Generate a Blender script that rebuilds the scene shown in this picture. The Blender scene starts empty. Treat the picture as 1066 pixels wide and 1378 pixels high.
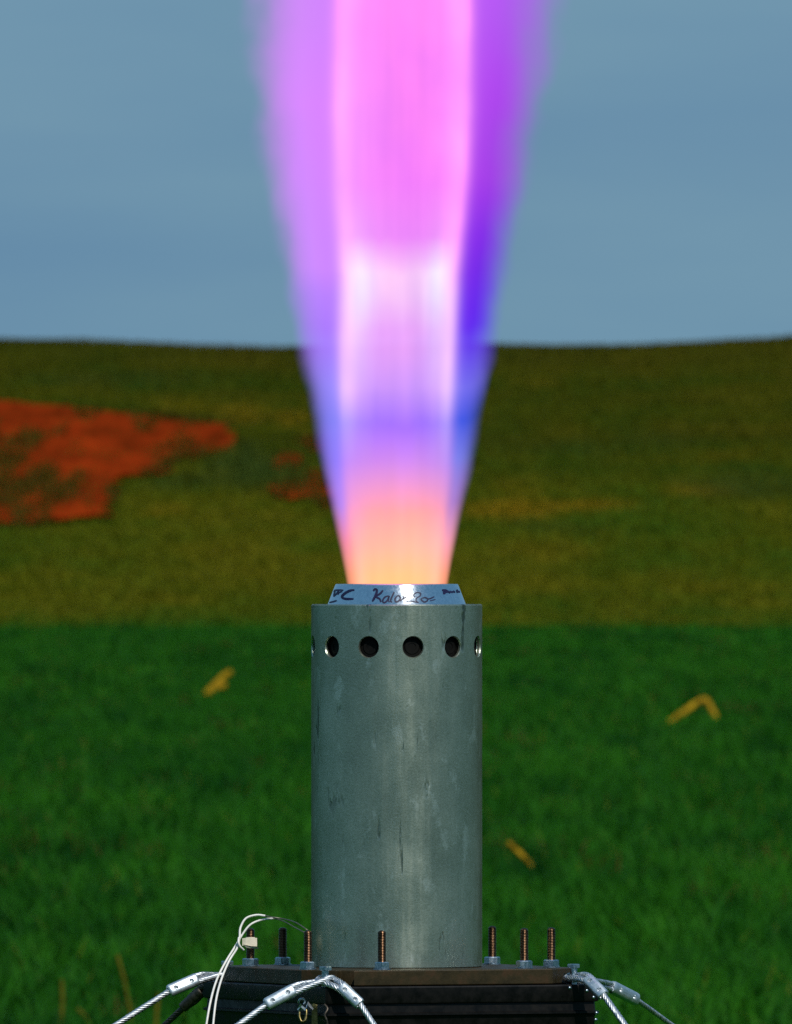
import bpy, bmesh, math, random
import numpy as np
from mathutils import Vector, Matrix

R = math.radians
random.seed(7)
rng = np.random.default_rng(11)
SC = bpy.context.scene
COL = SC.collection
K = 0.000426            # metres per photograph pixel at the motor
DIST = 12.0             # camera to motor
EYE = (1301 - 689) * K  # camera height above the top of the mounting plate

# ------------------------------------------------------------------ camera, sky, sun, exposure
cam = bpy.data.cameras.new("camera")
cam.sensor_fit = 'HORIZONTAL'
cam.sensor_width = 36.0
cam.lens = 36.0 * DIST / (1066 * K)
cam.clip_start = 0.5
cam.clip_end = 20000
cam.dof.use_dof = True
cam.dof.focus_distance = DIST - 0.05
cam.dof.aperture_fstop = (cam.lens / 1000.0) / 0.0068
cam_o = bpy.data.objects.new("camera", cam)
cam_o.location = (0, -DIST, EYE)
cam_o.rotation_euler = (R(90), 0, 0)
COL.objects.link(cam_o)
SC.camera = cam_o

SUN_AZ, SUN_EL = 23.0, 48.0      # azimuth to the right of straight behind the camera
world = bpy.data.worlds.new("World")
SC.world = world
world.use_nodes = True
wn, wl = world.node_tree.nodes, world.node_tree.links
wn.clear()
w_out = wn.new('ShaderNodeOutputWorld')
w_bg = wn.new('ShaderNodeBackground')
w_bg.inputs['Strength'].default_value = 0.10
sky = wn.new('ShaderNodeTexSky')
sky.sky_type = 'NISHITA'
sky.sun_disc = False
sky.sun_elevation = R(SUN_EL)
sky.sun_rotation = R(180 - SUN_AZ)
sky.air_density = 1.0
sky.dust_density = 0.6
sky.ozone_density = 2.0
# a thin grey-blue sheet of stratus over the whole sky
tc = wn.new('ShaderNodeTexCoord')
mp = wn.new('ShaderNodeMapping')
mp.inputs['Scale'].default_value = (16, 16, 90)
nz = wn.new('ShaderNodeTexNoise')
nz.inputs['Scale'].default_value = 1.0
nz.inputs['Detail'].default_value = 4.0
nz.inputs['Roughness'].default_value = 0.5
cr = wn.new('ShaderNodeValToRGB')
cr.color_ramp.elements[0].position = 0.30
cr.color_ramp.elements[0].color = (0.78, 2.22, 3.85, 1)
cr.color_ramp.elements[1].position = 0.68
cr.color_ramp.elements[1].color = (1.32, 2.92, 4.2, 1)
mx = wn.new('ShaderNodeMix')
mx.data_type = 'RGBA'
mx.inputs[0].default_value = 0.90
wl.new(tc.outputs['Generated'], mp.inputs['Vector'])
wl.new(mp.outputs['Vector'], nz.inputs['Vector'])
wl.new(nz.outputs['Fac'], cr.inputs['Fac'])
wl.new(sky.outputs['Color'], mx.inputs[6])
wl.new(cr.outputs['Color'], mx.inputs[7])
wl.new(mx.outputs[2], w_bg.inputs['Color'])
wl.new(w_bg.outputs['Background'], w_out.inputs['Surface'])

sun = bpy.data.lights.new("sun", 'SUN')
sun.energy = 3.6
sun.angle = R(0.5)
sun.color = (1.0, 0.95, 0.87)
sun_o = bpy.data.objects.new("sun", sun)
sd = Vector((math.sin(R(SUN_AZ)) * math.cos(R(SUN_EL)), -math.cos(R(SUN_AZ)) * math.cos(R(SUN_EL)), math.sin(R(SUN_EL))))
sun_o.rotation_euler = sd.to_track_quat('Z', 'Y').to_euler()
sun_o.location = (3, -8, 9)
COL.objects.link(sun_o)

SC.view_settings.view_transform = 'Standard'
SC.view_settings.look = 'None'
SC.view_settings.exposure = 0.0
SC.view_settings.gamma = 1.0
SC.view_settings.use_curve_mapping = False
SC.render.engine = 'CYCLES'
SC.cycles.use_denoising = False
SC.cycles.use_adaptive_sampling = True
SC.cycles.adaptive_threshold = 0.02
SC.cycles.sample_clamp_indirect = 2.5
SC.cycles.max_bounces = 6
SC.cycles.diffuse_bounces = 3
SC.cycles.glossy_bounces = 3
SC.cycles.transparent_max_bounces = 8
SC.cycles.caustics_reflective = False
SC.cycles.caustics_refractive = False


# ------------------------------------------------------------------ helpers
def P(px, py, d=0.0):
    """a photograph position at the motor's distance, pushed d metres away from the camera along its ray"""
    s = (DIST + d) / DIST
    return Vector(((px - 533) * K * s, d, EYE + (689 - py) * K * s))


def link_mesh(name, me, mat=None, parent=None):
    o = bpy.data.objects.new(name, me)
    COL.objects.link(o)
    if mat is not None:
        me.materials.append(mat)
    if parent is not None:
        o.parent = parent
    return o


def obj(name, verts, faces, mat=None, parent=None, smooth=None):
    me = bpy.data.meshes.new(name)
    me.from_pydata([tuple(v) for v in verts], [], faces)
    me.update()
    if smooth is not None:
        me.polygons.foreach_set('use_smooth', [True] * len(me.polygons))
        me.set_sharp_from_angle(angle=R(smooth))
    return link_mesh(name, me, mat, parent)


def empty(name, loc=(0, 0, 0)):
    o = bpy.data.objects.new(name, None)
    o.empty_display_size = 0.05
    o.location = loc
    COL.objects.link(o)
    return o


def tag(o, label=None, cat=None, group=None, kind=None):
    if label: o['label'] = label
    if cat: o['category'] = cat
    if group: o['group'] = group
    if kind: o['kind'] = kind
    return o


class MB:
    """collects vertices and faces of one mesh"""
    def __init__(s):
        s.v, s.f = [], []

    def add(s, v, f):
        b = len(s.v)
        s.v += [Vector(x) for x in v]
        s.f += [tuple(b + i for i in q) for q in f]
        return s

    def lathe(s, prof, n=48, c=(0, 0, 0), closed=False, axis=None):
        """prof = (radius, height) pairs, revolved about an axis (Z by default)"""
        M = Matrix.Identity(3) if axis is None else Vector(axis).to_track_quat('Z', 'Y').to_matrix()
        v, f = [], []
        c = Vector(c)
        for (r, z) in prof:
            for i in range(n):
                a = 2 * math.pi * i / n
                v.append(c + M @ Vector((r * math.cos(a), r * math.sin(a), z)))
        m = len(prof)
        for j in range(m if closed else m - 1):
            j2 = (j + 1) % m
            for i in range(n):
                i2 = (i + 1) % n
                f.append((j * n + i, j * n + i2, j2 * n + i2, j2 * n + i))
        if not closed:
            f.append(tuple(range(n))[::-1])
            f.append(tuple((m - 1) * n + i for i in range(n)))
        return s.add(v, f)

    def tube(s, pts, r, n=6, cap=True):
        pts = [Vector(p) for p in pts]
        m = len(pts)
        v, f = [], []
        up = None
        for i, p in enumerate(pts):
            t = (pts[min(i + 1, m - 1)] - pts[max(i - 1, 0)]).normalized()
            if up is None:
                up = t.orthogonal().normalized()
            up = (up - t * up.dot(t)).normalized()
            bi = t.cross(up)
            rr = r[i] if hasattr(r, '__len__') else r
            for q in range(n):
                a = 2 * math.pi * q / n
                v.append(p + (up * math.cos(a) + bi * math.sin(a)) * rr)
        for i in range(m - 1):
            for q in range(n):
                q2 = (q + 1) % n
                f.append((i * n + q, i * n + q2, (i + 1) * n + q2, (i + 1) * n + q))
        if cap:
            f.append(tuple(range(n))[::-1])
            f.append(tuple((m - 1) * n + q for q in range(n)))
        return s.add(v, f)

    def box(s, c, d, M=None):
        M = M or Matrix.Identity(3)
        v = [Vector(c) + M @ Vector((x * d[0] / 2, y * d[1] / 2, z * d[2] / 2)) for x in (-1, 1) for y in (-1, 1) for z in (-1, 1)]
        return s.add(v, [(0, 1, 3, 2), (4, 6, 7, 5), (0, 4, 5, 1), (2, 3, 7, 6), (0, 2, 6, 4), (1, 5, 7, 3)])

    def prism(s, outline, z0, z1):
        n = len(outline)
        v = [(x, y, z0) for x, y in outline] + [(x, y, z1) for x, y in outline]
        f = [tuple(range(n))[::-1], tuple(range(n, 2 * n))]
        f += [(i, (i + 1) % n, n + (i + 1) % n, n + i) for i in range(n)]
        return s.add(v, f)

    def build(s, name, mat=None, parent=None, smooth=None):
        return obj(name, s.v, s.f, mat, parent, smooth)


def spline(pts, step):
    """Catmull-Rom through the points, sampled about every step metres"""
    pts = [Vector(p) for p in pts]
    P_ = [pts[0] * 2 - pts[1]] + pts + [pts[-1] * 2 - pts[-2]]
    out = []
    for i in range(1, len(P_) - 2):
        a, b, c, d = P_[i - 1], P_[i], P_[i + 1], P_[i + 2]
        n = max(2, int((c - b).length / step))
        for j in range(n):
            t = j / n
            out.append(0.5 * ((2 * b) + (c - a) * t + (2 * a - 5 * b + 4 * c - d) * t * t + (3 * b - a - 3 * c + d) * t ** 3))
    out.append(pts[-1])
    return out


def cut(o, cutters):
    """boolean difference, applied"""
    for c in cutters:
        m = o.modifiers.new('cut', 'BOOLEAN')
        m.operation = 'DIFFERENCE'
        m.object = c
        m.solver = 'EXACT'
    dg = bpy.context.evaluated_depsgraph_get()
    me = bpy.data.meshes.new_from_object(o.evaluated_get(dg))
    o.modifiers.clear()
    o.data = me
    for c in cutters:
        bpy.data.objects.remove(c)


def bevel(o, w, seg=2, ang=35):
    m = o.modifiers.new('bevel', 'BEVEL')
    m.width = w
    m.segments = seg
    m.limit_method = 'ANGLE'
    m.angle_limit = R(ang)
    return o


# ------------------------------------------------------------------ materials
class NT:
    """small node-tree builder"""
    def __init__(s, name):
        s.m = bpy.data.materials.new(name)
        s.m.use_nodes = True
        s.n, s.l = s.m.node_tree.nodes, s.m.node_tree.links
        s.n.clear()
        s.out = s.n.new('ShaderNodeOutputMaterial')

    def node(s, typ, **kw):
        n = s.n.new(typ)
        for k, v in kw.items():
            setattr(n, k, v)
        return n

    def put(s, sock, val):
        if isinstance(val, bpy.types.NodeSocket):
            s.l.new(val, sock)
        else:
            sock.default_value = val

    def math(s, op, a, b=None, c=None, clamp=False):
        n = s.node('ShaderNodeMath', operation=op, use_clamp=clamp)
        for i, x in enumerate((a, b, c)):
            if x is not None:
                s.put(n.inputs[i], x)
        return n.outputs[0]

    def vmath(s, op, a, b=None, scale=None):
        n = s.node('ShaderNodeVectorMath', operation=op)
        s.put(n.inputs[0], a)
        if b is not None: s.put(n.inputs[1], b)
        if scale is not None: s.put(n.inputs['Scale'], scale)
        return n.outputs[0]

    def coords(s, which='Object', scale=(1, 1, 1), rot=(0, 0, 0)):
        t = s.node('ShaderNodeTexCoord')
        m = s.node('ShaderNodeMapping')
        m.inputs['Scale'].default_value = scale
        m.inputs['Rotation'].default_value = rot
        s.l.new(t.outputs[which], m.inputs['Vector'])
        return m.outputs[0]

    def noise(s, vec, scale, detail=3.0, rough=0.55, dist=0.0):
        n = s.node('ShaderNodeTexNoise')
        s.put(n.inputs['Vector'], vec)
        n.inputs['Scale'].default_value = scale
        n.inputs['Detail'].default_value = detail
        n.inputs['Roughness'].default_value = rough
        n.inputs['Distortion'].default_value = dist
        return n.outputs['Fac']

    def ramp(s, fac, stops, interp='LINEAR'):
        n = s.node('ShaderNodeValToRGB')
        e = n.color_ramp.elements
        n.color_ramp.interpolation = interp
        while len(e) < len(stops):
            e.new(0.5)
        for i, (p, c) in enumerate(sorted(stops, key=lambda q: q[0])):
            e[i].position = p
            e[i].color = (c, c, c, 1) if not hasattr(c, '__len__') else (*c, 1)
        s.put(n.inputs['Fac'], fac)
        return n.outputs['Color']

    def mix(s, fac, a, b, blend='MIX'):
        n = s.node('ShaderNodeMix', data_type='RGBA', blend_type=blend)
        s.put(n.inputs[0], fac)
        s.put(n.inputs[6], a if isinstance(a, bpy.types.NodeSocket) else (*a, 1))
        s.put(n.inputs[7], b if isinstance(b, bpy.types.NodeSocket) else (*b, 1))
        return n.outputs[2]

    def bump(s, h, strength=0.2, dist=0.001, normal=None):
        n = s.node('ShaderNodeBump')
        n.inputs['Strength'].default_value = strength
        n.inputs['Distance'].default_value = dist
        s.put(n.inputs['Height'], h)
        if normal is not None: s.put(n.inputs['Normal'], normal)
        return n.outputs['Normal']

    def principled(s, **kw):
        n = s.node('ShaderNodeBsdfPrincipled')
        for k, v in kw.items():
            k = k.replace('_', ' ')
            if isinstance(v, tuple) and len(v) == 3: v = (*v, 1)
            s.put(n.inputs[k], v)
        s.l.new(n.outputs[0], s.out.inputs['Surface'])
        return n


def mat_casing():
    t = NT("brushed_aluminium_casing")
    fine = t.noise(t.coords(scale=(1, 1, 1)), 900, 3, 0.7)
    blot = t.noise(t.coords(scale=(1, 1, 0.7)), 38, 5, 0.62)
    streak = t.noise(t.coords(scale=(1, 1, 0.05)), 260, 3, 0.6)
    run = t.noise(t.coords(scale=(1, 1, 0.16)), 95, 4, 0.65, 0.4)
    col = t.ramp(t.math('ADD', t.math('MULTIPLY', blot, 0.5), t.math('MULTIPLY', fine, 0.5)),
                 [(0.34, (0.29, 0.325, 0.26)), (0.50, (0.385, 0.43, 0.345)), (0.66, (0.50, 0.54, 0.445))])
    # dark vertical gouges and runs, few of them
    g = t.ramp(run, [(0.0, 0.0), (0.615, 0.0), (0.66, 1.0), (1.0, 1.0)])
    gate = t.ramp(t.noise(t.coords(scale=(1, 1, 1)), 28, 2, 0.5), [(0.50, 0.0), (0.58, 1.0)])
    gouge = t.math('MULTIPLY', g, gate)
    col = t.mix(t.math('MULTIPLY', gouge, 0.75), col, (0.045, 0.075, 0.065))
    # pale rubbed scuffs
    sc = t.ramp(t.noise(t.coords(scale=(1, 1, 0.55), rot=(0.12, 0.08, 0)), 85, 6, 0.72, 0.3), [(0.57, 0.0), (0.65, 1.0)])
    col = t.mix(t.math('MULTIPLY', sc, 0.55), col, (0.66, 0.70, 0.62))
    rough = t.ramp(t.math('ADD', t.math('MULTIPLY', blot, 0.55), t.math('MULTIPLY', streak, 0.45)),
                   [(0.35, 0.25), (0.65, 0.40)])
    h = t.math('ADD', t.math('MULTIPLY', fine, 0.35), t.math('MULTIPLY', streak, 0.5))
    h = t.math('SUBTRACT', h, t.math('MULTIPLY', gouge, 1.2))
    h = t.math('ADD', h, t.math('MULTIPLY', blot, 0.8))
    tan = t.node('ShaderNodeTangent', direction_type='RADIAL', axis='Z')
    t.principled(Base_Color=col, Metallic=0.90, Specular_IOR_Level=0.15, Specular_Tint=(0.42, 0.38, 0.30), Roughness=rough, Anisotropic=0.30, Anisotropic_Rotation=0.25,
                 Tangent=tan.outputs[0], Normal=t.bump(h, 0.30, 0.0006))
    return t.m


def mat_nozzle():
    t = NT("turned_aluminium_nozzle")
    lines = t.noise(t.coords(scale=(0.02, 0.02, 1)), 2500, 2, 0.5)
    fine = t.noise(t.coords(), 700, 3, 0.7)
    col = t.ramp(fine, [(0.3, (0.52, 0.58, 0.66)), (0.7, (0.74, 0.79, 0.86))])
    tan = t.node('ShaderNodeTangent', direction_type='RADIAL', axis='Z')
    t.principled(Base_Color=col, Metallic=1.0, Roughness=t.ramp(fine, [(0.3, 0.17), (0.7, 0.27)]), Anisotropic=0.6,
                 Anisotropic_Rotation=0.25, Tangent=tan.outputs[0], Normal=t.bump(lines, 0.12, 0.0003))
    return t.m


def mat_plain(name, c1, c2, scale, rough=(0.4, 0.6), metallic=0.0, bump=0.15, bd=0.0004, detail=4, spec=0.35):
    t = NT(name)
    n = t.noise(t.coords(), scale, detail, 0.62)
    t.principled(Base_Color=t.ramp(n, [(0.32, c1), (0.68, c2)]), Metallic=metallic, Specular_IOR_Level=spec,
                 Roughness=t.ramp(n, [(0.3, rough[0]), (0.7, rough[1])]), Normal=t.bump(n, bump, bd))
    return t.m


def mat_rust_plate():
    t = NT("rusty_brown_steel")
    a = t.noise(t.coords(), 120, 5, 0.65)
    b = t.noise(t.coords(), 900, 3, 0.6)
    col = t.ramp(a, [(0.30, (0.012, 0.008, 0.0025)), (0.5, (0.026, 0.017, 0.004)), (0.72, (0.050, 0.020, 0.006))])
    col = t.mix(t.math('MULTIPLY', b, 0.35), col, (0.05, 0.042, 0.02))
    t.principled(Base_Color=col, Metallic=0.15, Specular_IOR_Level=0.3, Roughness=t.ramp(a, [(0.3, 0.42), (0.7, 0.65)]), Normal=t.bump(b, 0.3, 0.0004))
    return t.m


def mat_leaf(name, trans=0.3, rough=0.55, hue=0.0):
    t = NT(name)
    at = t.node('ShaderNodeAttribute', attribute_name='tint')
    p = t.node('ShaderNodeBsdfPrincipled')
    t.l.new(at.outputs['Color'], p.inputs['Base Color'])
    p.inputs['Roughness'].default_value = rough
    p.inputs['Specular IOR Level'].default_value = 0.06
    tr = t.node('ShaderNodeBsdfTranslucent')
    t.l.new(at.outputs['Color'], tr.inputs['Color'])
    ms = t.node('ShaderNodeMixShader')
    ms.inputs[0].default_value = trans
    t.l.new(p.outputs[0], ms.inputs[1])
    t.l.new(tr.outputs[0], ms.inputs[2])
    t.l.new(ms.outputs[0], t.out.inputs['Surface'])
    return t.m


def mat_ground():
    t = NT("field_soil_and_turf")
    geo = t.node('ShaderNodeNewGeometry')
    sep = t.node('ShaderNodeSeparateXYZ')
    t.l.new(geo.outputs['Position'], sep.inputs[0])
    n1 = t.noise(geo.outputs['Position'], 0.35, 4, 0.6)
    n2 = t.noise(geo.outputs['Position'], 6.0, 4, 0.6)
    near = t.ramp(n2, [(0.3, (0.004, 0.034, 0.003)), (0.7, (0.012, 0.085, 0.005))])
    far = t.ramp(n1, [(0.3, (0.028, 0.032, 0.002)), (0.55, (0.045, 0.050, 0.002)), (0.75, (0.070, 0.058, 0.002))])
    f = t.math('SUBTRACT', sep.outputs['Y'], 157)
    f = t.math('MULTIPLY', f, 0.12, clamp=True)
    t.principled(Base_Color=t.mix(f, near, far), Roughness=0.9, Specular_IOR_Level=0.0, Normal=t.bump(n2, 0.5, 0.05))
    return t.m


def mat_red_soil():
    t = NT("red_bare_soil")
    geo = t.node('ShaderNodeNewGeometry')
    mq = t.node('ShaderNodeMapping'); mq.inputs['Scale'].default_value = (1, 0.06, 1)
    t.l.new(geo.outputs['Position'], mq.inputs['Vector'])
    a = t.noise(mq.outputs[0], 2.6, 6, 0.72)
    b = t.noise(geo.outputs['Position'], 9.0, 4, 0.65)
    col = t.ramp(a, [(0.36, (0.08, 0.011, 0.002)), (0.48, (0.19, 0.018, 0.003)), (0.64, (0.31, 0.029, 0.004))])
    col = t.mix(t.ramp(b, [(0.45, 0.0), (0.8, 0.7)]), col, (0.12, 0.035, 0.004))
    t.principled(Base_Color=col, Roughness=0.95, Specular_IOR_Level=0.0, Normal=t.bump(b, 0.6, 0.05))
    return t.m


M_CASING = mat_casing()
M_NOZZLE = mat_nozzle()
M_PLATE = mat_rust_plate()
M_BLACK = mat_plain("black_painted_steel", (0.0015, 0.0014, 0.0015), (0.0045, 0.004, 0.0035), 160, (0.35, 0.6), 0.0, 0.2, spec=0.22)
M_DARK = mat_plain("black_liner", (0.0015, 0.0015, 0.0015), (0.004, 0.0035, 0.003), 300, (0.5, 0.8), spec=0.15)  # near-black all over, for the liner and the hole screws
M_ZINC = mat_plain("zinc_plated_steel", (0.28, 0.36, 0.42), (0.50, 0.57, 0.62), 500, (0.22, 0.4), 1.0, 0.12)
M_ROD = mat_plain("oxidised_brown_threaded_steel", (0.045, 0.026, 0.016), (0.13, 0.075, 0.042), 420, (0.26, 0.42), 1.0, 0.15)
M_WIRE_ROPE = mat_plain("galvanised_wire_rope", (0.40, 0.44, 0.48), (0.64, 0.67, 0.70), 420, (0.38, 0.55), 1.0, 0.1)
M_ROPE_DARK = mat_plain("shade_dark_rope", (0.06, 0.05, 0.04), (0.13, 0.11, 0.09), 420, (0.4, 0.6), 1.0, 0.1)  # left cable's shade painted in as darker metal; the dark cord shares it
M_FERRULE = mat_plain("pressed_aluminium_ferrule", (0.44, 0.51, 0.56), (0.62, 0.68, 0.72), 260, (0.36, 0.5), 0.9, 0.15)
M_WHITE = mat_plain("white_wire_insulation", (0.70, 0.69, 0.64), (0.82, 0.81, 0.77), 300, (0.35, 0.5))
M_GREY_LEAD = mat_plain("thin_grey_wire", (0.10, 0.11, 0.09), (0.20, 0.19, 0.15), 300, (0.4, 0.5), 0.6)  # darker grey than the white stretch of the same wire
M_PAPER = mat_plain("cream_paper_tape", (0.66, 0.60, 0.46), (0.80, 0.74, 0.60), 350, (0.7, 0.85))
M_BRASS = mat_plain("dull_brass", (0.14, 0.11, 0.04), (0.34, 0.28, 0.12), 300, (0.3, 0.5), 1.0, 0.2)
M_INK = mat_plain("dark_blue_marker_ink", (0.004, 0.004, 0.028), (0.010, 0.009, 0.055), 500, (0.45, 0.6), 0.0, 0.0)
M_STRAW = mat_plain("dry_yellow_straw", (0.11, 0.055, 0.002), (0.46, 0.28, 0.014), 26, (0.7, 0.9), 0.0, 0.4, 0.002, spec=0.05)
M_STALK = mat_plain("dry_olive_stalk", (0.06, 0.065, 0.006), (0.13, 0.11, 0.008), 60, (0.6, 0.8), 0.0, 0.3, 0.002, spec=0.05)
M_CROP = mat_leaf("green_crop_blade", 0.25)
M_HILLGRASS = mat_leaf("dry_hill_grass", 0.2, 0.7)
M_GROUND = mat_ground()
M_RED = mat_red_soil()

# ------------------------------------------------------------------ the land
ZG = EYE - 0.90                                    # canopy level of the near crop


def hill(x, d):
    """height of the land at x and at distance d from the camera"""
    x, d = np.asarray(x, float), np.asarray(d, float)
    h = np.interp(d, [-1e5, 168, 176, 190, 205, 240, 268, 276, 282, 300, 1e5],
                  [ZG, ZG, ZG + 0.11, ZG + 0.43, ZG + 0.82, ZG + 1.92, ZG + 2.795, ZG + 3.035, ZG + 3.13, ZG + 3.16, ZG + 3.18])
    c = 0.40 * (1 - np.exp(-((x + 0.2) / 5.4) ** 2 * 0.32)) + 0.02 * np.sin(x * 1.3 + 0.6)
    return h + c * np.clip((d - 215) / 65, 0, 1)


gx = np.unique(np.concatenate([np.linspace(-4000, -40, 40), np.linspace(-40, 40, 161), np.linspace(40, 4000, 40)]))
gd = np.unique(np.concatenate([np.linspace(-60, 160, 45), np.linspace(160, 300, 141), np.geomspace(300, 9000, 30)]))
GX, GD = np.meshgrid(gx, gd)
GZ = hill(GX, GD) - 0.075 + 0.055 * np.clip((GD - 165) / 20, 0, 1)
nv, nr = len(gx), len(gd)
idx = (np.arange(nr - 1)[:, None] * nv + np.arange(nv - 1)[None, :]).ravel()
ground = obj("ground", np.stack([GX, GD - DIST, GZ], -1).reshape(-1, 3).tolist(),
             np.stack([idx, idx + 1, idx + nv + 1, idx + nv], -1).tolist(), M_GROUND, None, 180)
tag(ground, "gently rising field of crop and dry grass behind the stand", "field", kind='structure')


def vnoise(x, y, seed):
    """smooth value noise, 0..1"""
    g = np.random.default_rng(seed).random((256, 256))
    xi, yi = np.floor(x).astype(int), np.floor(y).astype(int)
    fx, fy = x - xi, y - yi
    fx, fy = fx * fx * (3 - 2 * fx), fy * fy * (3 - 2 * fy)
    a, b = g[xi & 255, yi & 255], g[(xi + 1) & 255, yi & 255]
    c, d = g[xi & 255, (yi + 1) & 255], g[(xi + 1) & 255, (yi + 1) & 255]
    return (a * (1 - fx) + b * fx) * (1 - fy) + (c * (1 - fx) + d * fx) * fy


def to_px(x, d, z):
    s = DIST / d / K
    return 533 + x * s, 689 - (z - EYE) * s


# bare red slope: a lumpy sheet of soil with a ragged outline, lying on the hillside
RED_POLY = [(-420, 528), (0, 540), (90, 552), (200, 562), (318, 574), (316, 606), (272, 624), (238, 632), (205, 640), (165, 640), (150, 668),
            (148, 700), (60, 702), (0, 703), (-420, 706)]


def inside(px, py, poly):
    r = np.zeros(px.shape, bool)
    n = len(poly)
    for i in range(n):
        (x1, y1), (x2, y2) = poly[i], poly[(i + 1) % n]
        c = ((y1 > py) != (y2 > py)) & (px < (x2 - x1) * (py - y1) / (y2 - y1 + 1e-9) + x1)
        r ^= c
    return r


RED_SPOTS = [(388, 628, 22, 10), (392, 663, 30, 13), (425, 655, 22, 16), (425, 600, 20, 9), (440, 672, 18, 14)]


def red_at(x, d):
    z = hill(x, d)
    px, py = to_px(x, d, z)
    jx = (vnoise(x * 1.9, d * 0.55, 3) - 0.5) * 22 + (vnoise(x * 6, d * 1.6, 4) - 0.5) * 12
    jy = (vnoise(x * 1.7 + 9, d * 0.5, 5) - 0.5) * 18 + (vnoise(x * 6, d * 1.5, 6) - 0.5) * 9
    r = inside(px + jx, py + jy * np.clip((py - 560) / 40, 0.15, 1), RED_POLY)
    for (cx, cy, rx, ry) in RED_SPOTS:
        r |= ((px + jx * 0.5 - cx) / rx) ** 2 + ((py + jy * 0.4 - cy) / ry) ** 2 < 1
    return r


rx = np.arange(-9.0, 0.2, 0.07)
rd = np.arange(203, 263, 0.16)
RX, RD = np.meshgrid(rx, rd)
keep = red_at(RX, RD)
RZ = hill(RX, RD) + 0.012 + 0.050 * vnoise(RX * 3.1, RD * 1.2, 12) * vnoise(RX * 0.9, RD * 0.5, 13) + 0.02 * vnoise(RX * 11, RD * 6, 14)
n2 = len(rx)
vid = -np.ones(RX.size, int)
q = keep[:-1, :-1] & keep[1:, :-1] & keep[:-1, 1:] & keep[1:, 1:]
qi = np.argwhere(q)
base = qi[:, 0] * n2 + qi[:, 1]
F = np.stack([base, base + 1, base + n2 + 1, base + n2], -1)
used = np.unique(F)
vid[used] = np.arange(len(used))
V = np.stack([RX, RD - DIST, RZ], -1).reshape(-1, 3)[used]
red = obj("red_soil_slope", V.tolist(), vid[F].tolist(), M_RED, None, 180)
tag(red, "bare patch of red soil on the hillside left of the flame", "soil patch", kind='structure')


def blades(name, pos, hgt, wid, lean, tint, mat, segs):
    """one mesh of many curved grass blades; pos (n,3), hgt, wid, lean (n), tint (n,3)"""
    n = len(pos)
    yaw = rng.random(n) * 2 * math.pi
    fx, fy = np.cos(yaw), np.sin(yaw)                   # lean direction
    face = yaw + math.pi / 2 + rng.normal(0, 0.5, n)
    sx, sy = np.cos(face), np.sin(face)                 # width direction
    lv = [0.0, 0.5, 1.0] if segs == 2 else [0.0, 1.0]
    cols = []
    for i, t in enumerate(lv):
        off = lean * hgt * t ** 1.8
        z = hgt * t * (1 - 0.25 * lean * t)
        c = pos + np.stack([fx * off, fy * off, z], -1)
        if i == len(lv) - 1:
            cols.append(c)
        else:
            w = wid * (1 - 0.35 * t) * 0.5
            s = np.stack([sx * w, sy * w, np.zeros(n)], -1)
            cols += [c - s, c + s]
    nvb = len(cols)
    verts = np.stack(cols, 1).reshape(-1, 3)
    b = np.arange(n) * nvb
    me = bpy.data.meshes.new(name)
    if segs == 2:
        tri = np.concatenate([np.stack([b, b + 1, b + 3], -1), np.stack([b, b + 3, b + 2], -1), np.stack([b + 2, b + 3, b + 4], -1)])
    else:
        tri = np.stack([b, b + 1, b + 2], -1)
    me.vertices.add(len(verts))
    me.vertices.foreach_set('co', verts.astype(np.float32).ravel())
    me.loops.add(tri.size)
    me.loops.foreach_set('vertex_index', tri.astype(np.int32).ravel())
    me.polygons.add(len(tri))
    me.polygons.foreach_set('loop_start', np.arange(0, tri.size, 3, dtype=np.int32))
    me.update(calc_edges=True)
    a = me.attributes.new('tint', 'FLOAT_COLOR', 'POINT')
    cc = np.ones((n, nvb, 4), np.float32)
    cc[:, :, :3] = tint[:, None, :]
    a.data.foreach_set('color', cc.ravel())
    return link_mesh(name, me, mat)


def scatter(n, d0, d1, half, bias=1.0):
    """positions over a wedge that opens away from the camera"""
    u = rng.random(n)
    d = (d0 ** bias + u * (d1 ** bias - d0 ** bias)) ** (1 / bias)
    x = (rng.random(n) * 2 - 1) * half * d
    return x, d


# near crop: young green cereal in tufts
def crop_blades(name, x, d, segs, wscale, label):
    n = len(x)
    big = vnoise(x * 3.4, d * 0.20, 21)
    mid = vnoise(x * 9.0, d * 0.55, 22)
    sml = vnoise(x * 19.0, d * 1.4, 26)
    hg = 0.58 * (0.085 + 0.075 * vnoise(x * 3.3, d * 0.5, 23) + 0.05 * sml) * (0.75 + 0.5 * rng.random(n))
    m_ = np.clip((0.26 * big + 0.42 * mid + 0.32 * sml - 0.5) * 1.6 + 0.5 + rng.normal(0, 0.10, n), 0, 1)[:, None]
    tint = np.array([0.0032, 0.048, 0.0024]) * (1 - m_) + np.array([0.026, 0.140, 0.0050]) * m_
    yel = vnoise(x * 40, d * 40, 24)[:, None]
    tint = np.where(yel > 0.93, np.array([0.10, 0.14, 0.010]), tint)
    bro = (vnoise(x * 4.0 + 50, d * 0.7, 25) > 0.86)[:, None] & (yel > 0.68)
    tint = np.where(bro, np.array([0.085, 0.060, 0.012]), tint)
    pos = np.stack([x, d - DIST, hill(x, d) - 0.055], -1)
    edge = rng.random(n) > np.clip((d - 160 + 10 * (vnoise(x * 1.2, d * 0.4, 27) - 0.5)) / 15, 0, 1)
    wd = wscale * (0.0052 + 0.0025 * rng.random(n)) * np.clip(d / 90, 0.8, 1.5)
    o = blades(name, pos[edge], hg[edge], wd[edge], (0.2 + 0.9 * rng.random(n))[edge], tint[edge], M_CROP, segs)
    return tag(o, label, "crop", kind='stuff')


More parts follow.
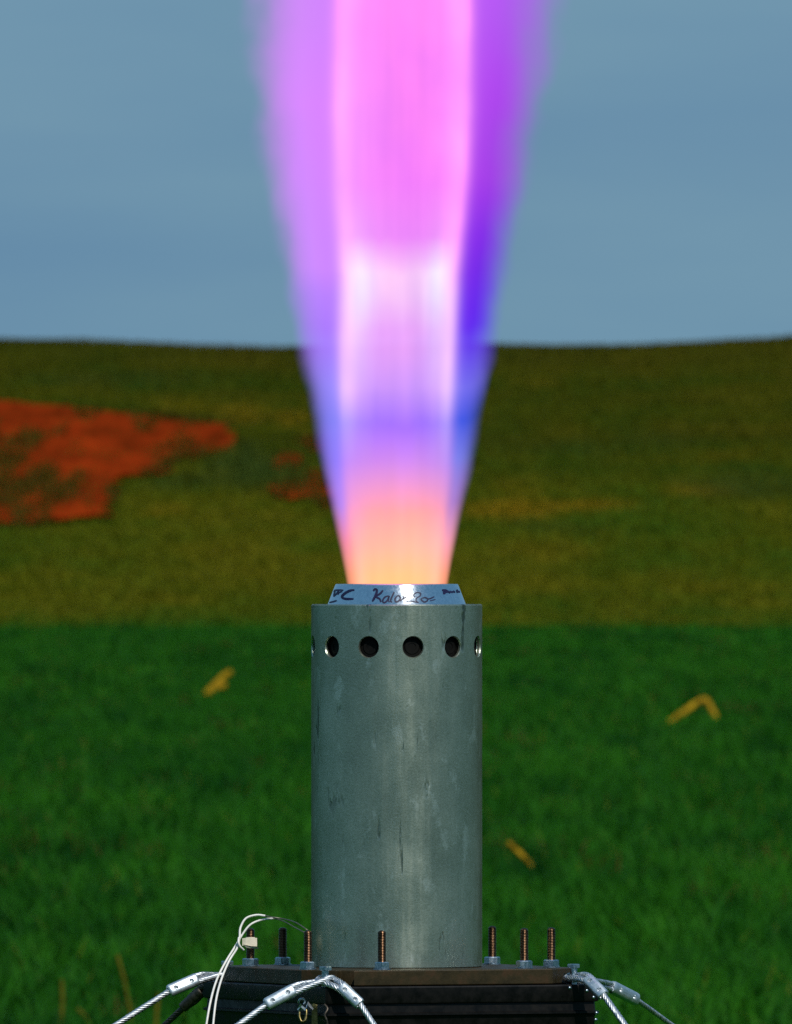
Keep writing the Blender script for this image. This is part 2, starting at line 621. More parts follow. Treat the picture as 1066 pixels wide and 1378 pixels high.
nt, per = 100000, 4
tx, td = scatter(nt, 29, 176, 0.036, 1.15)
x = np.repeat(tx, per) + rng.normal(0, 0.022, nt * per)
d = np.repeat(td, per) + rng.normal(0, 0.022, nt * per)
crop_blades("green_crop", x, d, 2, 1.0, "dense young green cereal crop filling the near field")
x, d = scatter(420000, 29, 176, 0.088, 1.15)
out = np.abs(x) > 0.034 * d
crop_blades("green_crop", x[out], d[out], 1, 1.9, "young green cereal crop at the far sides of the field")

# hillside: short dry grass, olive to brown, in streaks and patches
nh = 330000
x, d = scatter(nh, 166, 283, 0.036, 1.6)
x2, d2 = scatter(260000, 166, 283, 0.088, 1.6)
k2 = np.abs(x2) > 0.034 * d2
x, d = np.concatenate([x, x2[k2]]), np.concatenate([d, d2[k2]])
side = np.arange(len(x)) >= nh
nh = len(x)
z = hill(x, d)
px, py = to_px(x, d, z)
isred = red_at(x, d)
gp = 0.02 + 0.75 * np.clip((vnoise(x * 1.3 + 40, d * 0.5, 8) * 0.6 + vnoise(x * 4.0, d * 1.3, 9) * 0.4 - 0.44) / 0.24, 0, 1) ** 1.2
ok = ~isred | (rng.random(nh) < gp)
pa = 0.5 * vnoise(x * 0.50, d * 0.12, 31) + 0.5 * vnoise(x * 0.22, d * 0.42, 36)
pb = vnoise(x * 1.6, d * 0.22, 32)
pc = vnoise(x * 5.0, d * 0.6, 33)
m_ = np.clip(0.5 * pa + 0.3 * pb + 0.2 * pc + rng.normal(0, 0.06, nh), 0, 1)[:, None]
olive = np.array([0.050, 0.063, 0.0016])
green = np.array([0.026, 0.060, 0.0022])
brown = np.array([0.084, 0.074, 0.0022])
gold = np.array([0.24, 0.14, 0.004])
tint = np.where(m_ < 0.5, green + (olive - green) * np.clip((m_ - 0.25) / 0.25, 0, 1), olive + (brown - olive) * np.clip((m_ - 0.5) / 0.3, 0, 1))
low = np.clip((232 - d) / 22, 0, 1)[:, None]          # the lower field is paler than the dark brown crest
tint = tint * (1 + 0.60 * low)
cr_ = np.clip((d - 258) / 20, 0, 1)[:, None]
tint = tint * (1 - cr_) + (tint * 0.45 + np.array([0.028, 0.019, 0.002])) * cr_
jit = (vnoise(x * 2.2, d * 0.9, 34) - 0.5) * 26
for (cx, cy, rxx, ryy, am) in [(680, 686, 60, 15, 1.3), (780, 678, 75, 10, 1.1), (945, 662, 60, 10, 0.9), (690, 655, 30, 16, 0.4), (330, 556, 42, 14, 0.75), (400, 566, 26, 14, 0.8),
                               (740, 745, 60, 22, 0.4), (250, 548, 45, 9, 0.5), (330, 745, 70, 22, 0.35), (230, 690, 40, 10, 0.5), (960, 620, 70, 9, 0.3), (720, 514, 45, 7, 0.4)]:
    w = np.clip(1.6 - np.hypot((px + jit * 2 - cx) / rxx, (py + jit * 0.5 - cy) / ryy) * 1.2, 0, 1)[:, None] * am * 0.75
    tint = tint * (1 - w) + gold * w
for (cx, cy, rxx, ryy, am) in [(350, 640, 70, 24, 0.8), (250, 652, 60, 12, 0.6), (330, 610, 25, 18, 0.7), (1010, 655, 90, 22, 0.7), (740, 710, 60, 8, 0.4), (760, 600, 120, 14, 0.4), (900, 590, 60, 10, 0.4), (160, 512, 120, 10, 0.5)]:
    w = np.clip(1.6 - np.hypot((px + jit * 2 - cx) / rxx, (py + jit * 0.5 - cy) / ryy) * 1.2, 0, 1)[:, None] * am
    tint = tint * (1 - w) + np.array([0.030, 0.058, 0.008]) * w
tint *= (0.75 + 0.5 * rng.random(nh))[:, None]
hg = (0.035 + 0.055 * vnoise(x * 2.6, d * 1.2, 35)) * (0.6 + 0.8 * rng.random(nh))
weed = np.clip(1.5 - np.hypot((px + jit * 2 - 345) / 75, (py + jit - 636) / 30), 0, 1)
hg *= 1 + 1.6 * weed
hg *= 1 - 0.35 * cr_[:, 0]
pos = np.stack([x, d - DIST, z - 0.01], -1)
hg_o = blades("hill_grass", pos[ok], hg[ok], ((0.010 + 0.008 * rng.random(nh)) * np.where(side, 2.0, 1.0))[ok], (0.2 + 0.9 * rng.random(nh))[ok], tint[ok], M_HILLGRASS, 1)
tag(hg_o, "dry olive and brown grass covering the hillside behind", "hill grass", kind='stuff')

# weeds that have taken hold on the bare soil, thick in patches and along its edges
nw = 150000
x = -9.2 + 9.3 * rng.random(nw)
d = 202 + 62 * rng.random(nw)
z = hill(x, d)
px, py = to_px(x, d, z)
pn = 0.40 * vnoise(x * 1.7 + 7, d * 0.07, 41) + 0.35 * vnoise(x * 4.6, d * 0.17, 42) + 0.25 * vnoise(x * 12, d * 0.5, 43)
edge_ = np.zeros(nw)
for ox, od in [(0.28, 0), (-0.28, 0), (0, 1.6), (0, -1.6)]:
    edge_ += ~red_at(x + ox, d + od)
lowr = np.clip((py - 590) / 70, 0, 1) * 0.10 + np.clip((px - 340) / 30, 0, 1) * 0.12
okw = red_at(x, d) & (rng.random(nw) < np.clip((pn + lowr + 0.085 * edge_ - 0.59) / 0.12, 0, 1))
mm = np.clip(pn * 0.6 + 0.4 * rng.random(nw) - 0.1, 0, 1)[:, None]
tint = np.array([0.024, 0.036, 0.002]) * (1 - mm) + np.array([0.085, 0.052, 0.003]) * mm
pos = np.stack([x, d - DIST, z], -1)
hw = (0.07 + 0.09 * vnoise(x * 3, d * 1.2, 44)) * (0.6 + 0.8 * rng.random(nw))
weeds = blades("soil_weeds", pos[okw], hw[okw], (0.014 + 0.012 * rng.random(nw))[okw], (0.3 + 0.9 * rng.random(nw))[okw], tint[okw], M_HILLGRASS, 1)
tag(weeds, "dark weeds growing in patches over the bare red soil", "weeds", kind='stuff')

# ------------------------------------------------------------------ test stand
CX = (539 - 533) * K


def corner_square(cx_px, h_px, a_deg):
    c = Vector(((cx_px - 533) * K, 0))
    return [c + Vector((math.cos(R(a_deg + 90 * i)), math.sin(R(a_deg + 90 * i)))) * h_px * K for i in range(4)]


stand = empty("test_stand", (CX, 0, ZG - 0.1))
tag(stand, "black steel test stand with rusty top plate under the motor", "test stand")


def square_loft(prof, cx_px, a_deg, cham=3.0):
    """stacked square rings (half diagonal in px, height in m) with small chamfered corners"""
    rings, n = [], 8
    v, f = [], []
    for (h, z) in prof:
        c = corner_square(cx_px, h, a_deg)
        for i in range(4):
            p, nx, pv = c[i], c[(i + 1) % 4], c[i - 1]
            a, b = p + (pv - p).normalized() * cham * K, p + (nx - p).normalized() * cham * K
            v += [(a.x, a.y, z), (b.x, b.y, z)]
    m = len(prof)
    for j in range(m - 1):
        for i in range(n):
            i2 = (i + 1) % n
            f.append((j * n + i, j * n + i2, (j + 1) * n + i2, (j + 1) * n + i))
    f.append(tuple(range(n))[::-1])
    f.append(tuple((m - 1) * n + i for i in range(n)))
    return v, f


def zp(py):
    """height at the motor axis of a photograph row"""
    return EYE + (689 - py) * K


def put(o, parent):
    """parent without moving: parts are modelled in world space"""
    o.parent = parent
    o.matrix_parent_inverse = Matrix.Translation(-parent.location)
    return o


sv, sf = square_loft([(279, ZG - 0.12), (279, zp(1366)), (281, zp(1362)), (285.5, zp(1361)), (285.5, zp(1358.5)), (280, zp(1357)), (279, zp(1346)),
                      (284, zp(1345)), (285, zp(1343)), (285, zp(1324.5)), (283, zp(1322.6))], 539, -20.3)
body = put(obj("stand_body", sv, sf, M_BLACK, None, 30), stand)
PLATE_C, PLATE_A = 535, -21.0


def pl(u, v):
    """plate plane: u along the right corner's diagonal, v along the back corner's, in px"""
    a = R(PLATE_A)
    return ((PLATE_C - 533 + u * math.cos(a) - v * math.sin(a)) * K, (u * math.sin(a) + v * math.cos(a)) * K)


cd, cw = 238, 40
outline = []
for i, (dx, dy) in enumerate([(1, 0), (0, 1), (-1, 0), (0, -1)]):
    ex, ey = -dy, dx
    a_, b_ = (dx * cd - ex * cw, dy * cd - ey * cw), (dx * cd + ex * cw, dy * cd + ey * cw)
    if i == 3:      # the front corner carries a notch at the right end of its chamfer
        outline += [(-50, -228), (4, -238), (4, -223), (29, -223), (32, -246)]
    else:
        outline += [a_, b_]
plate = MB().prism([pl(u, v) for u, v in outline], zp(1321.6), 0.0)
plate_o = put(plate.build("top_plate", M_PLATE), stand)
bevel(plate_o, 0.0006, 2)

# rivets on the right face of the body, close to its corner
for (px_, py_) in [(789, 1331), (798, 1340), (802, 1361), (801, 1370), (766, 1327)]:
    a = R(-20.3)
    nrm = Vector((math.cos(a - R(45)), math.sin(a - R(45)), 0))
    hx = (px_ - 539) * K
    # point on the right face plane: n . p = inner radius
    rr = 285 * K * math.cos(R(45))
    yy = (rr - nrm.x * hx) / nrm.y
    mb = MB().lathe([(0.0011, -0.0005), (0.0010, 0.0003), (0.0005, 0.0006)], 8, (CX + hx, yy, zp(py_)), axis=nrm)
    put(mb.build("rivet", M_ZINC, None, 60), stand)


def thread_mesh(h, r=0.0025, pitch=0.0009, n=14):
    """threaded rod with real helical ridges and a rounded tip"""
    mb = MB()
    rows = int(h / pitch * 4)
    v, f = [], []
    for j in range(rows + 1):
        for i in range(n):
            a = 2 * math.pi * i / n
            ph = (j / 4.0 - i / n) % 1.0
            rr = r * (0.86 + 0.14 * (1 - abs(2 * ph - 1)))
            v.append((rr * math.cos(a), rr * math.sin(a), h * j / rows))
    for (rr, zz) in [(r * 0.84, h + 0.0004), (r * 0.55, h + 0.0010), (r * 0.2, h + 0.0012)]:
        for i in range(n):
            a = 2 * math.pi * i / n
            v.append((rr * math.cos(a), rr * math.sin(a), zz))
    m = rows + 4
    for j in range(m - 1):
        for i in range(n):
            i2 = (i + 1) % n
            f.append((j * n + i, j * n + i2, (j + 1) * n + i2, (j + 1) * n + i))
    f.append(tuple((m - 1) * n + i for i in range(n)))
    return mb.add(v, f)


def nut_mesh(r, h, bore=0.6):
    """hexagon with turned-down corners, and a washer face"""
    mb = MB()
    v, f = [], []
    lev = [(0.93, 0.0, 0), (1.0, 0.10, 1), (1.0, 0.86, 1), (0.90, 1.0, 0), (bore, 1.0, 2)]
    n = 24
    for (sc, t, k) in lev:
        for i in range(n):
            a = 2 * math.pi * i / n
            hexr = math.cos(R(30)) / math.cos(((a + R(30)) % R(60)) - R(30))
            q_ = hexr if k == 1 else (min(hexr, 0.93) if k == 0 else 0.8)
            v.append((r * sc * q_ * math.cos(a), r * sc * q_ * math.sin(a), h * t))
    for j in range(len(lev) - 1):
        for i in range(n):
            i2 = (i + 1) % n
            f.append((j * n + i, j * n + i2, (j + 1) * n + i2, (j + 1) * n + i))
    f.append(tuple(range(n))[::-1])
    f.append(tuple((len(lev) - 1) * n + i for i in range(n)))
    return mb.add(v, f)


# threaded rods: (photograph x, depth, top row, brownness)
RODS = [(514, -0.0815, 1252), (414.5, -0.073, 1252), (337, 0.015, 1249), (380.5, 0.047, 1248), (662.5, 0.058, 1246), (705.5, -0.043, 1249), (742, -0.022, 1248)]
nut_me = None
for (px_, dep, top) in RODS:
    p = P(px_, 1299, dep)
    htop = P(px_, top, dep).z - 0.0012
    rod = thread_mesh(htop).build("threaded_rod", M_ROD, None, 50)
    rod.location = (p.x, p.y, 0.0)
    rod.rotation_euler = (0, 0, random.uniform(0, 6))
    rod.parent = stand
    rod.matrix_parent_inverse = Matrix.Translation(-stand.location)
    nut = nut_mesh(0.0047, 0.0040).build("nut", M_ZINC, None, 25)
    nut.parent = rod
    nut.location = (0, 0, 0.0005)
    nut.rotation_euler = (0, 0, random.uniform(0, 1))
    wa = MB().lathe([(0.0051, 0.0), (0.0051, 0.0006), (0.0027, 0.0006)], 20).build("washer", M_ZINC, rod, 30)
    wa.location = (0, 0, 0.00005)

# corner pins that the cables loop round
PINS = {'front': (438, -0.1065), 'right': (772, -0.040), 'left': (306, 0.042)}
pin_xy = {}
for kx, (px_, dep) in PINS.items():
    p = P(px_, 1305, dep)
    pin_xy[kx] = Vector((p.x, p.y, 0))
    pin = MB().lathe([(0.0021, zp(1323)), (0.0021, 0.0005)], 16, (p.x, p.y, 0)).build("cable_pin", M_ZINC, None, 40)
    put(pin, stand)
    hd = nut_mesh(0.0040, 0.0022, 0.1).build("pin_head", M_ZINC, None, 25)
    hd.location = (p.x, p.y, 0.0002)
    hd.parent = pin

# ------------------------------------------------------------------ rocket motor
motor = empty("rocket_motor", ((534 - 533) * K, 0, 0.0))
tag(motor, "grey aluminium rocket motor standing upright with a row of holes below its nozzle", "rocket motor")
RT = 115.5 * K * (1 - 0.049 / DIST)
HT = zp(813) - 0.0
NS = 160
RI = RT - 0.0021
casing_mb = MB().lathe([(RI, 0.0002), (RT - 0.0003, 0.0002), (RT, 0.0005), (RT, HT - 0.0007), (RT - 0.0006, HT), (RI, HT)], NS, closed=True)
casing = casing_mb.build("casing", M_CASING, motor)
ZH = zp(870)
HOLE_ANG = [11.0 + 30.3 * i for i in range(-3, 9)]
cutters = []
for a in HOLE_ANG:
    ax = Vector((math.sin(R(a)), -math.cos(R(a)), 0))
    rh = 13.8 * K
    c = MB().lathe([(rh, RI - 0.012), (rh, RT - 0.0010), (rh + 0.0004, RT - 0.0003), (rh + 0.0009, RT + 0.004)], 40, Vector((0, 0, ZH)), axis=ax).build("cutter", None, None)
    cutters.append(c)
bpy.context.view_layer.update()
for c in cutters:
    c.matrix_world = motor.matrix_world @ c.matrix_world
bpy.context.view_layer.update()
cut(casing, cutters)
me = casing.data
me.polygons.foreach_set('use_smooth', [True] * len(me.polygons))
nrm = []
for pgn in me.polygons:
    c_ = pgn.center
    r_ = math.hypot(c_.x, c_.y)
    wall = abs(pgn.normal.z) < 0.2 and r_ > RT - 0.0004 and (pgn.normal.x * c_.x + pgn.normal.y * c_.y) / r_ > 0.985
    for li in pgn.loop_indices:
        vco = me.vertices[me.loops[li].vertex_index].co
        if wall:
            q_ = Vector((vco.x, vco.y, 0)).normalized()
        else:
            q_ = pgn.normal
        nrm.append((q_.x, q_.y, q_.z))
me.normals_split_custom_set(nrm)

liner = MB().lathe([(RI - 0.0013, 0.001), (RI - 0.0013, HT - 0.0030), (RI - 0.006, HT - 0.0030)], 96).build("liner", M_DARK, motor, 40)
for a in HOLE_ANG:      # dark recessed screw seated in each hole
    ax = Vector((math.sin(R(a)), -math.cos(R(a)), 0))
    o_ = ax * (RI - 0.0022) + Vector((0, 0, ZH))
    sc_ = MB().lathe([(0.0046, -0.0016), (0.0046, 0.0007), (0.0040, 0.0012), (0.0024, 0.0012), (0.0020, -0.0004), (0.0004, -0.0008)], 24, o_, axis=ax)
    sc_.build("hole_screw", M_DARK, casing, 40)

# nozzle: a turned ring that narrows upwards, with a bore the flame leaves through
NB, NTOP = zp(812.6), zp(786)
R0, R1, RB = 92.5 * K, 82.0 * K, 66.5 * K
nozzle = MB().lathe([(R0 - 0.004, NB - 0.006), (R0 + 0.0006, NB - 0.006), (R0, NB + 0.0003), (R1 + 0.0003, NTOP - 0.0004), (R1 - 0.0002, NTOP), (RB + 0.0004, NTOP), (RB, NTOP - 0.0004),
                     (RB * 0.5, NTOP - 0.05), (RB * 0.5, NTOP - 0.055), (RB, NTOP - 0.055)], 128, closed=True).build("nozzle", M_NOZZLE, motor, 25)


# handwriting in dark blue marker round the nozzle
def z4(pts): return [(430 + x / 9.69, 775 + y / 9.69) for x, y in pts]
def z5(pts): return [(530 + x / 9.69, 775 + y / 9.69) for x, y in pts]


WRITING = [
    (2.3, z4([(182, 212), (196, 192), (236, 184), (312, 184)])), (2.0, z4([(205, 192), (192, 240), (188, 272)])), (2.0, z4([(188, 268), (222, 232), (250, 196), (238, 244)])),
    (1.9, z4([(238, 244), (262, 214), (300, 202)])), (3.4, z4([(456, 182), (402, 190), (332, 226), (296, 268), (332, 296), (444, 298)])), (2.2, z4([(122, 348), (176, 336), (226, 320)])),
    (3.2, z4([(702, 196), (724, 170), (748, 180), (742, 226), (716, 284), (690, 332)])), (2.8, z4([(830, 184), (788, 230), (736, 266), (784, 296), (802, 340)])),
    (2.3, z4([(906, 256), (856, 272), (824, 318), (842, 346), (886, 316), (908, 262), (898, 318), (916, 340)])), (2.2, z4([(976, 204), (950, 258), (928, 312), (934, 336), (950, 332)])),
    (2.2, z4([(1012, 258), (984, 296), (996, 334), (1032, 324), (1056, 286), (1034, 254), (1012, 260)])),
    (1.8, z5([(84, 326), (112, 300), (164, 272)])), (1.6, z5([(118, 256), (132, 282), (124, 304)])),
    (1.7, z5([(276, 276), (258, 244), (300, 214), (348, 224), (342, 258), (300, 284), (288, 318), (318, 342)])), (1.5, z5([(160, 322), (232, 326), (326, 346)])),
    (2.0, z5([(362, 290), (356, 304), (392, 336), (430, 326), (442, 296), (402, 280), (362, 290)])), (1.9, z5([(442, 298), (482, 290), (526, 268)])), (1.4, z5([(470, 322), (542, 304)])),
    (3.0, z5([(628, 184), (682, 184)])), (3.0, z5([(652, 186), (656, 238)])), (2.6, z5([(656, 236), (688, 186), (692, 220)])), (2.4, z5([(690, 218), (712, 200), (726, 220), (742, 200), (758, 220)])),
    (2.4, z5([(758, 220), (776, 198), (798, 218)])), (2.8, z5([(822, 176), (832, 222)])), (2.4, z5([(832, 218), (848, 200), (864, 218)])),
]


def on_cone(px_, py_):
    z = zp(py_)
    rr = R0 + (R1 + 0.0003 - R0) * (z - NB - 0.0003) / (NTOP - NB - 0.0007)
    s = max(-0.985, min(0.985, (px_ - 534) * K / rr))
    return rr, math.asin(s), z


ink = [MB(), MB(), MB()]
for w, pts in WRITING:
    g_ = 0 if pts[0][0] < 482 else (2 if pts[0][0] > 592 else 1)
    p3 = spline([(p[0], p[1], 0) for p in pts], 1.0)
    n_ = len(p3)
    v, f = [], []
    for i, p in enumerate(p3):
        t_ = (p3[min(i + 1, n_ - 1)] - p3[max(i - 1, 0)])
        t_ = t_.normalized() if t_.length > 0 else Vector((1, 0, 0))
        e_ = Vector((-t_.y, t_.x, 0))
        ww = w * 0.5 * (0.55 + 0.45 * min(1, 4 * min(i, n_ - 1 - i) / max(n_, 1) + 0.3))
        for s in (-1, 1):
            rr, th, z = on_cone(p.x + e_.x * ww * s, p.y + e_.y * ww * s)
            rr += 0.00012
            v.append((rr * math.sin(th), -rr * math.cos(th), z))
    for i in range(n_ - 1):
        f.append((2 * i, 2 * i + 1, 2 * i + 3, 2 * i + 2))
    ink[g_].add(v, f)
for g_ in ink:
    g_.build("handwriting", M_INK, nozzle)

# ------------------------------------------------------------------ flame: a real glowing volume
FY = [785, 740, 690, 630, 575, 530, 450, 405, 370, 322, 250, 150, 0]
FRo = [67.2, 74.4, 82.4, 94.1, 103.4, 109.8, 122.6, 127.2, 130.7, 137.54, 146, 155.5, 167]
Fcx = [535.0, 534.75, 533.75, 534.0, 534.0, 535.0, 533.5, 534.062, 534.5, 535.1, 536.0, 537.5, 545.0]
FRc = [60, 64, 70, 77, 80, 81.5, 84, 84.562, 85, 89.0, 95, 99, 97]
Fcc = [535, 535, 534, 534.5, 534, 534, 534.5, 535.906, 537, 537.8, 539, 541, 543]
FW = [0.04, 0.07, 0.1, 0.13, 0.14, 0.15, 0.18, 0.197, 0.21, 0.222, 0.274, 0.316, 0.37]
FE = {0: [[8.15, 0.0, 5.19], [27.2, 8.97, 3.2], [10.68, 4.06, 15.93], [7.63, 1.38, 14.84], [15.1, 8.34, 5.37], [0.0, 0.0, 0.0]],
      150: [[7.13, 0.0, 4.67], [12.86, 8.82, 3.2], [11.96, 3.97, 17.04], [6.96, 0.78, 13.95], [14.43, 3.59, 8.12], [0.0, 0.0, 0.0]],
      250: [[6.77, 0.0, 5.31], [10.47, 7.63, 3.2], [11.59, 4.0, 17.35], [6.27, 0.44, 13.49], [17.53, 4.04, 8.17], [0.0, 0.0, 0.0]],
      322: [[7.42, 0.0, 4.91], [11.98, 9.03, 3.2], [11.02, 4.11, 17.34], [3.98, 0.13, 13.54], [15.48, 3.03, 7.66], [0, 3.0, 1.0]],
      370: [[9.37, 0, 3.72], [16.5, 14.8, 3.2], [10.77, 4.16, 17.34], [3.0, 0.0, 13.56], [9.34, 0.0, 6.12], [0, 21.0, 6.0]],
      405: [[8.66, 0.0, 4.62], [15.87, 15.2, 3.2], [8.6, 3.66, 17.12], [2.46, 0.0, 14.12], [5.86, 1.98, 3.33], [0, 14.0, 4.0]],
      450: [[7.96, 0.0, 5.51], [15.23, 13.15, 3.2], [7.3, 3.16, 16.9], [1.92, 0.0, 14.69], [6.46, 3.96, 3.21], [0, 6.0, 1.5]],
      530: [[2.92, 0.08, 6.92], [17.86, 11.2, 3.2], [5.8, 4.49, 18.29], [3.13, 2.72, 15.74], [0.36, 1.26, 2.54], [0.0, 0.0, 0.0]],
      575: [[3.31, 0.0, 8.9], [5.75, 5.53, 2.63], [4.29, 4.01, 17.39], [0.91, 1.7, 14.5], [0.0, 0.0, 0.0], [0.0, 0.0, 0.0]],
      630: [[7.51, 2.27, 6.01], [2.24, 1.22, 3.27], [5.78, 3.98, 19.58], [3.95, 4.1, 16.45], [0.0, 0.0, 0.0], [0.0, 0.0, 0.0]],
      690: [[12.08, 3.87, 1.79], [4.33, 1.04, 1.82], [10.76, 5.27, 19.66], [9.08, 4.47, 13.68], [0.0, 0.0, 0.0], [0.0, 0.0, 0.0]],
      740: [[9.12, 5.22, 2.79], [9.81, 2.17, 2.52], [21.9, 6.18, 9.62], [22.03, 8.18, 11.21], [0.0, 0.0, 0.0], [0.0, 0.0, 0.0]],
      785: [[8.64, 6.53, 1.85], [12.86, 2.55, 4.04], [23.93, 8.4, 5.12], [25.36, 8.83, 5.46], [0.0, 0.0, 0.0], [0.0, 0.0, 0.0]]}
FSIG = 0.016 / K


def mat_flame():
    t = NT("burning_propellant_flame")
    tc_ = t.node('ShaderNodeTexCoord')
    sep = t.node('ShaderNodeSeparateXYZ')
    t.l.new(tc_.outputs['Object'], sep.inputs[0])      # object origin: middle of the nozzle exit, unit = one photograph pixel
    X, Y, H = sep.outputs
    u = t.math('DIVIDE', H, 785.0, clamp=True)
    pos_ = lambda y: (785 - y) / 785.0
    geoR = t.ramp(u, [(pos_(y), (FRo[i] / 200, FRc[i] / 200, FW[i])) for i, y in enumerate(FY)])
    geoC = t.ramp(u, [(pos_(y), ((Fcx[i] - 525) / 40, (Fcc[i] - 525) / 40, 0)) for i, y in enumerate(FY)])
    s1 = t.node('ShaderNodeSeparateColor'); t.l.new(geoR, s1.inputs[0])
    s2 = t.node('ShaderNodeSeparateColor'); t.l.new(geoC, s2.inputs[0])
    ro = t.math('MULTIPLY', s1.outputs[0], 200.0)
    rc = t.math('MULTIPLY', s1.outputs[1], 200.0)
    w = s1.outputs[2]
    xo = t.math('SUBTRACT', X, t.math('MULTIPLY_ADD', s2.outputs[0], 40.0, -10.0))
    xc = t.math('SUBTRACT', X, t.math('MULTIPLY_ADD', s2.outputs[1], 40.0, -10.0))
    y2 = t.math('MULTIPLY', Y, Y)
    r_o = t.math('DIVIDE', t.math('SQRT', t.math('MULTIPLY_ADD', xo, xo, y2)), ro)
    r_c = t.math('DIVIDE', t.math('SQRT', t.math('MULTIPLY_ADD', xc, xc, y2)), rc)
    # slow turbulence that grows with height frays the outer edge
    m_ = t.node('ShaderNodeMapping'); m_.inputs['Scale'].default_value = (0.016, 0.016, 0.011)
    t.l.new(tc_.outputs['Object'], m_.inputs['Vector'])
    nz_ = t.noise(m_.outputs[0], 1.0, 2.0, 0.5)
    amp = t.math('MULTIPLY', u, 0.62)
    r_o = t.math('MULTIPLY_ADD', t.math('SUBTRACT', nz_, 0.5), amp, r_o)

    def sstep(a, b, x):
        n = t.node('ShaderNodeMapRange', interpolation_type='SMOOTHSTEP')
        t.put(n.inputs['Value'], x); t.put(n.inputs['From Min'], a); t.put(n.inputs['From Max'], b)
        n.inputs['To Min'].default_value = 0; n.inputs['To Max'].default_value = 1
        return n.outputs[0]
    m = t.math('SUBTRACT', 1.0, sstep(t.math('SUBTRACT', 1.0, w), t.math('ADD', 1.0, w), r_o))
    hi = t.math('SUBTRACT', 1.0, sstep(1000.0, 1450.0, H))
    m = t.math('MULTIPLY', m, hi)
    cs = sstep(0.90, 1.09, r_c)
    core = t.math('MULTIPLY', t.math('SUBTRACT', 1.0, cs), hi)
    g = t.math('MULTIPLY', t.math('SUBTRACT', r_c, 0.88), 7.6)
    sh = t.math('MULTIPLY', t.math('EXPONENT', t.math('MULTIPLY', t.math('MULTIPLY', g, g), -1.0)), hi)
    outer = t.math('MULTIPLY', m, cs)
    lr = t.math('MULTIPLY_ADD', t.math('DIVIDE', xo, ro), 0.6, 0.5, clamp=True)
    g2 = t.math('MULTIPLY', t.math('SUBTRACT', r_c, 0.68), 6.25)
    ring = t.math('MULTIPLY', t.math('EXPONENT', t.math('MULTIPLY', t.math('MULTIPLY', g2, g2), -1.0)), hi)
    m3 = t.node('ShaderNodeMapping'); m3.inputs['Scale'].default_value = (0.05, 0.05, 0.004)
    t.l.new(tc_.outputs['Object'], m3.inputs['Vector'])
    stk = t.math('MULTIPLY_ADD', t.noise(m3.outputs[0], 1.0, 1.0, 0.5), 0.4, 0.8)      # fine streaks along the jet
    core = t.math('MULTIPLY', core, stk)
    sh = t.math('MULTIPLY', sh, stk)
    ring = t.math('MULTIPLY', ring, stk)
    wts = [core, sh, t.math('MULTIPLY', outer, t.math('SUBTRACT', 1.0, lr)), t.math('MULTIPLY', outer, lr), t.math('MULTIPLY', sh, lr), ring]
    u = t.math('ADD', u, t.math('MULTIPLY', t.math('SUBTRACT', stk, 1.0), 0.12))
    u = t.math('SUBTRACT', u, t.math('MULTIPLY', t.math('MULTIPLY', r_o, r_o), 0.018), clamp=True)      # the shock front is dished and uneven
    tot = None
    for b in range(6):
        col = t.ramp(u, [(pos_(y), [c / 50 for c in FE[y][b]]) for y in FY])
        c = t.vmath('SCALE', col, scale=wts[b])
        tot = c if tot is None else t.vmath('ADD', tot, c)
    em = t.node('ShaderNodeEmission')
    t.put(em.inputs['Color'], tot)
    em.inputs['Strength'].default_value = 50 * 0.001 / K
    ab = t.node('ShaderNodeVolumeAbsorption')
    ab.inputs['Color'].default_value = (0, 0, 0, 1)
    t.put(ab.inputs['Density'], t.math('MULTIPLY', t.math('MULTIPLY', m, t.math('MULTIPLY_ADD', core, -0.6, 1.0)), FSIG))
    ad = t.node('ShaderNodeAddShader')
    t.l.new(em.outputs[0], ad.inputs[0]); t.l.new(ab.outputs[0], ad.inputs[1])
    t.l.new(ad.outputs[0], t.out.inputs['Volume'])
    return t.m


M_FLAME = mat_flame()
try:
    M_FLAME.cycles.volume_step_rate = 0.14
except Exception:
    SC.cycles.volume_step_rate = 0.14
prof_f = []
for i, y in enumerate(FY):
    prof_f.append((FRo[i] * (1 + FW[i]) + 1.5 + 60 * (785 - y) / 785 + abs(Fcx[i] - 535), max(0.8, 785 - y)))
prof_f.append((FRo[-1] * 1.4 + 70, 1450))
flame = MB().lathe(prof_f, 64).build("flame", M_FLAME, None, 60)
flame.location = ((535 - 533) * K, 0, NTOP - 0.0004 + K * 0.5)
flame.scale = (K, K, K)
tag(flame, "tall violet and pink flame shooting upward from the nozzle, orange at its base", "flame")


# ------------------------------------------------------------------ steel cables
def rope(path, r=0.0021, lay=0.0145, strands=6):
    """twisted strands round a core along a path"""
    n = len(path)
    mb = MB()
    rs = r * 0.35
    rc_ = r - rs
    frames, up = [], None
    acc = [0.0]
    for i, p in enumerate(path):
        t_ = (path[min(i + 1, n - 1)] - path[max(i - 1, 0)]).normalized()
        if up is None: up = t_.orthogonal().normalized()
        up = (up - t_ * up.dot(t_)).normalized()
        frames.append((p, up.copy(), t_.cross(up)))
        if i: acc.append(acc[-1] + (p - path[i - 1]).length)
    for s in range(strands):
        pts = []
        for i, (p, a, b) in enumerate(frames):
            th = 2 * math.pi * (acc[i] / lay + s / strands)
            pts.append(p + (a * math.cos(th) + b * math.sin(th)) * rc_)
        mb.tube(pts, rs, 6)
    mb.tube(path, rc_ * 0.62, 5)
    return mb


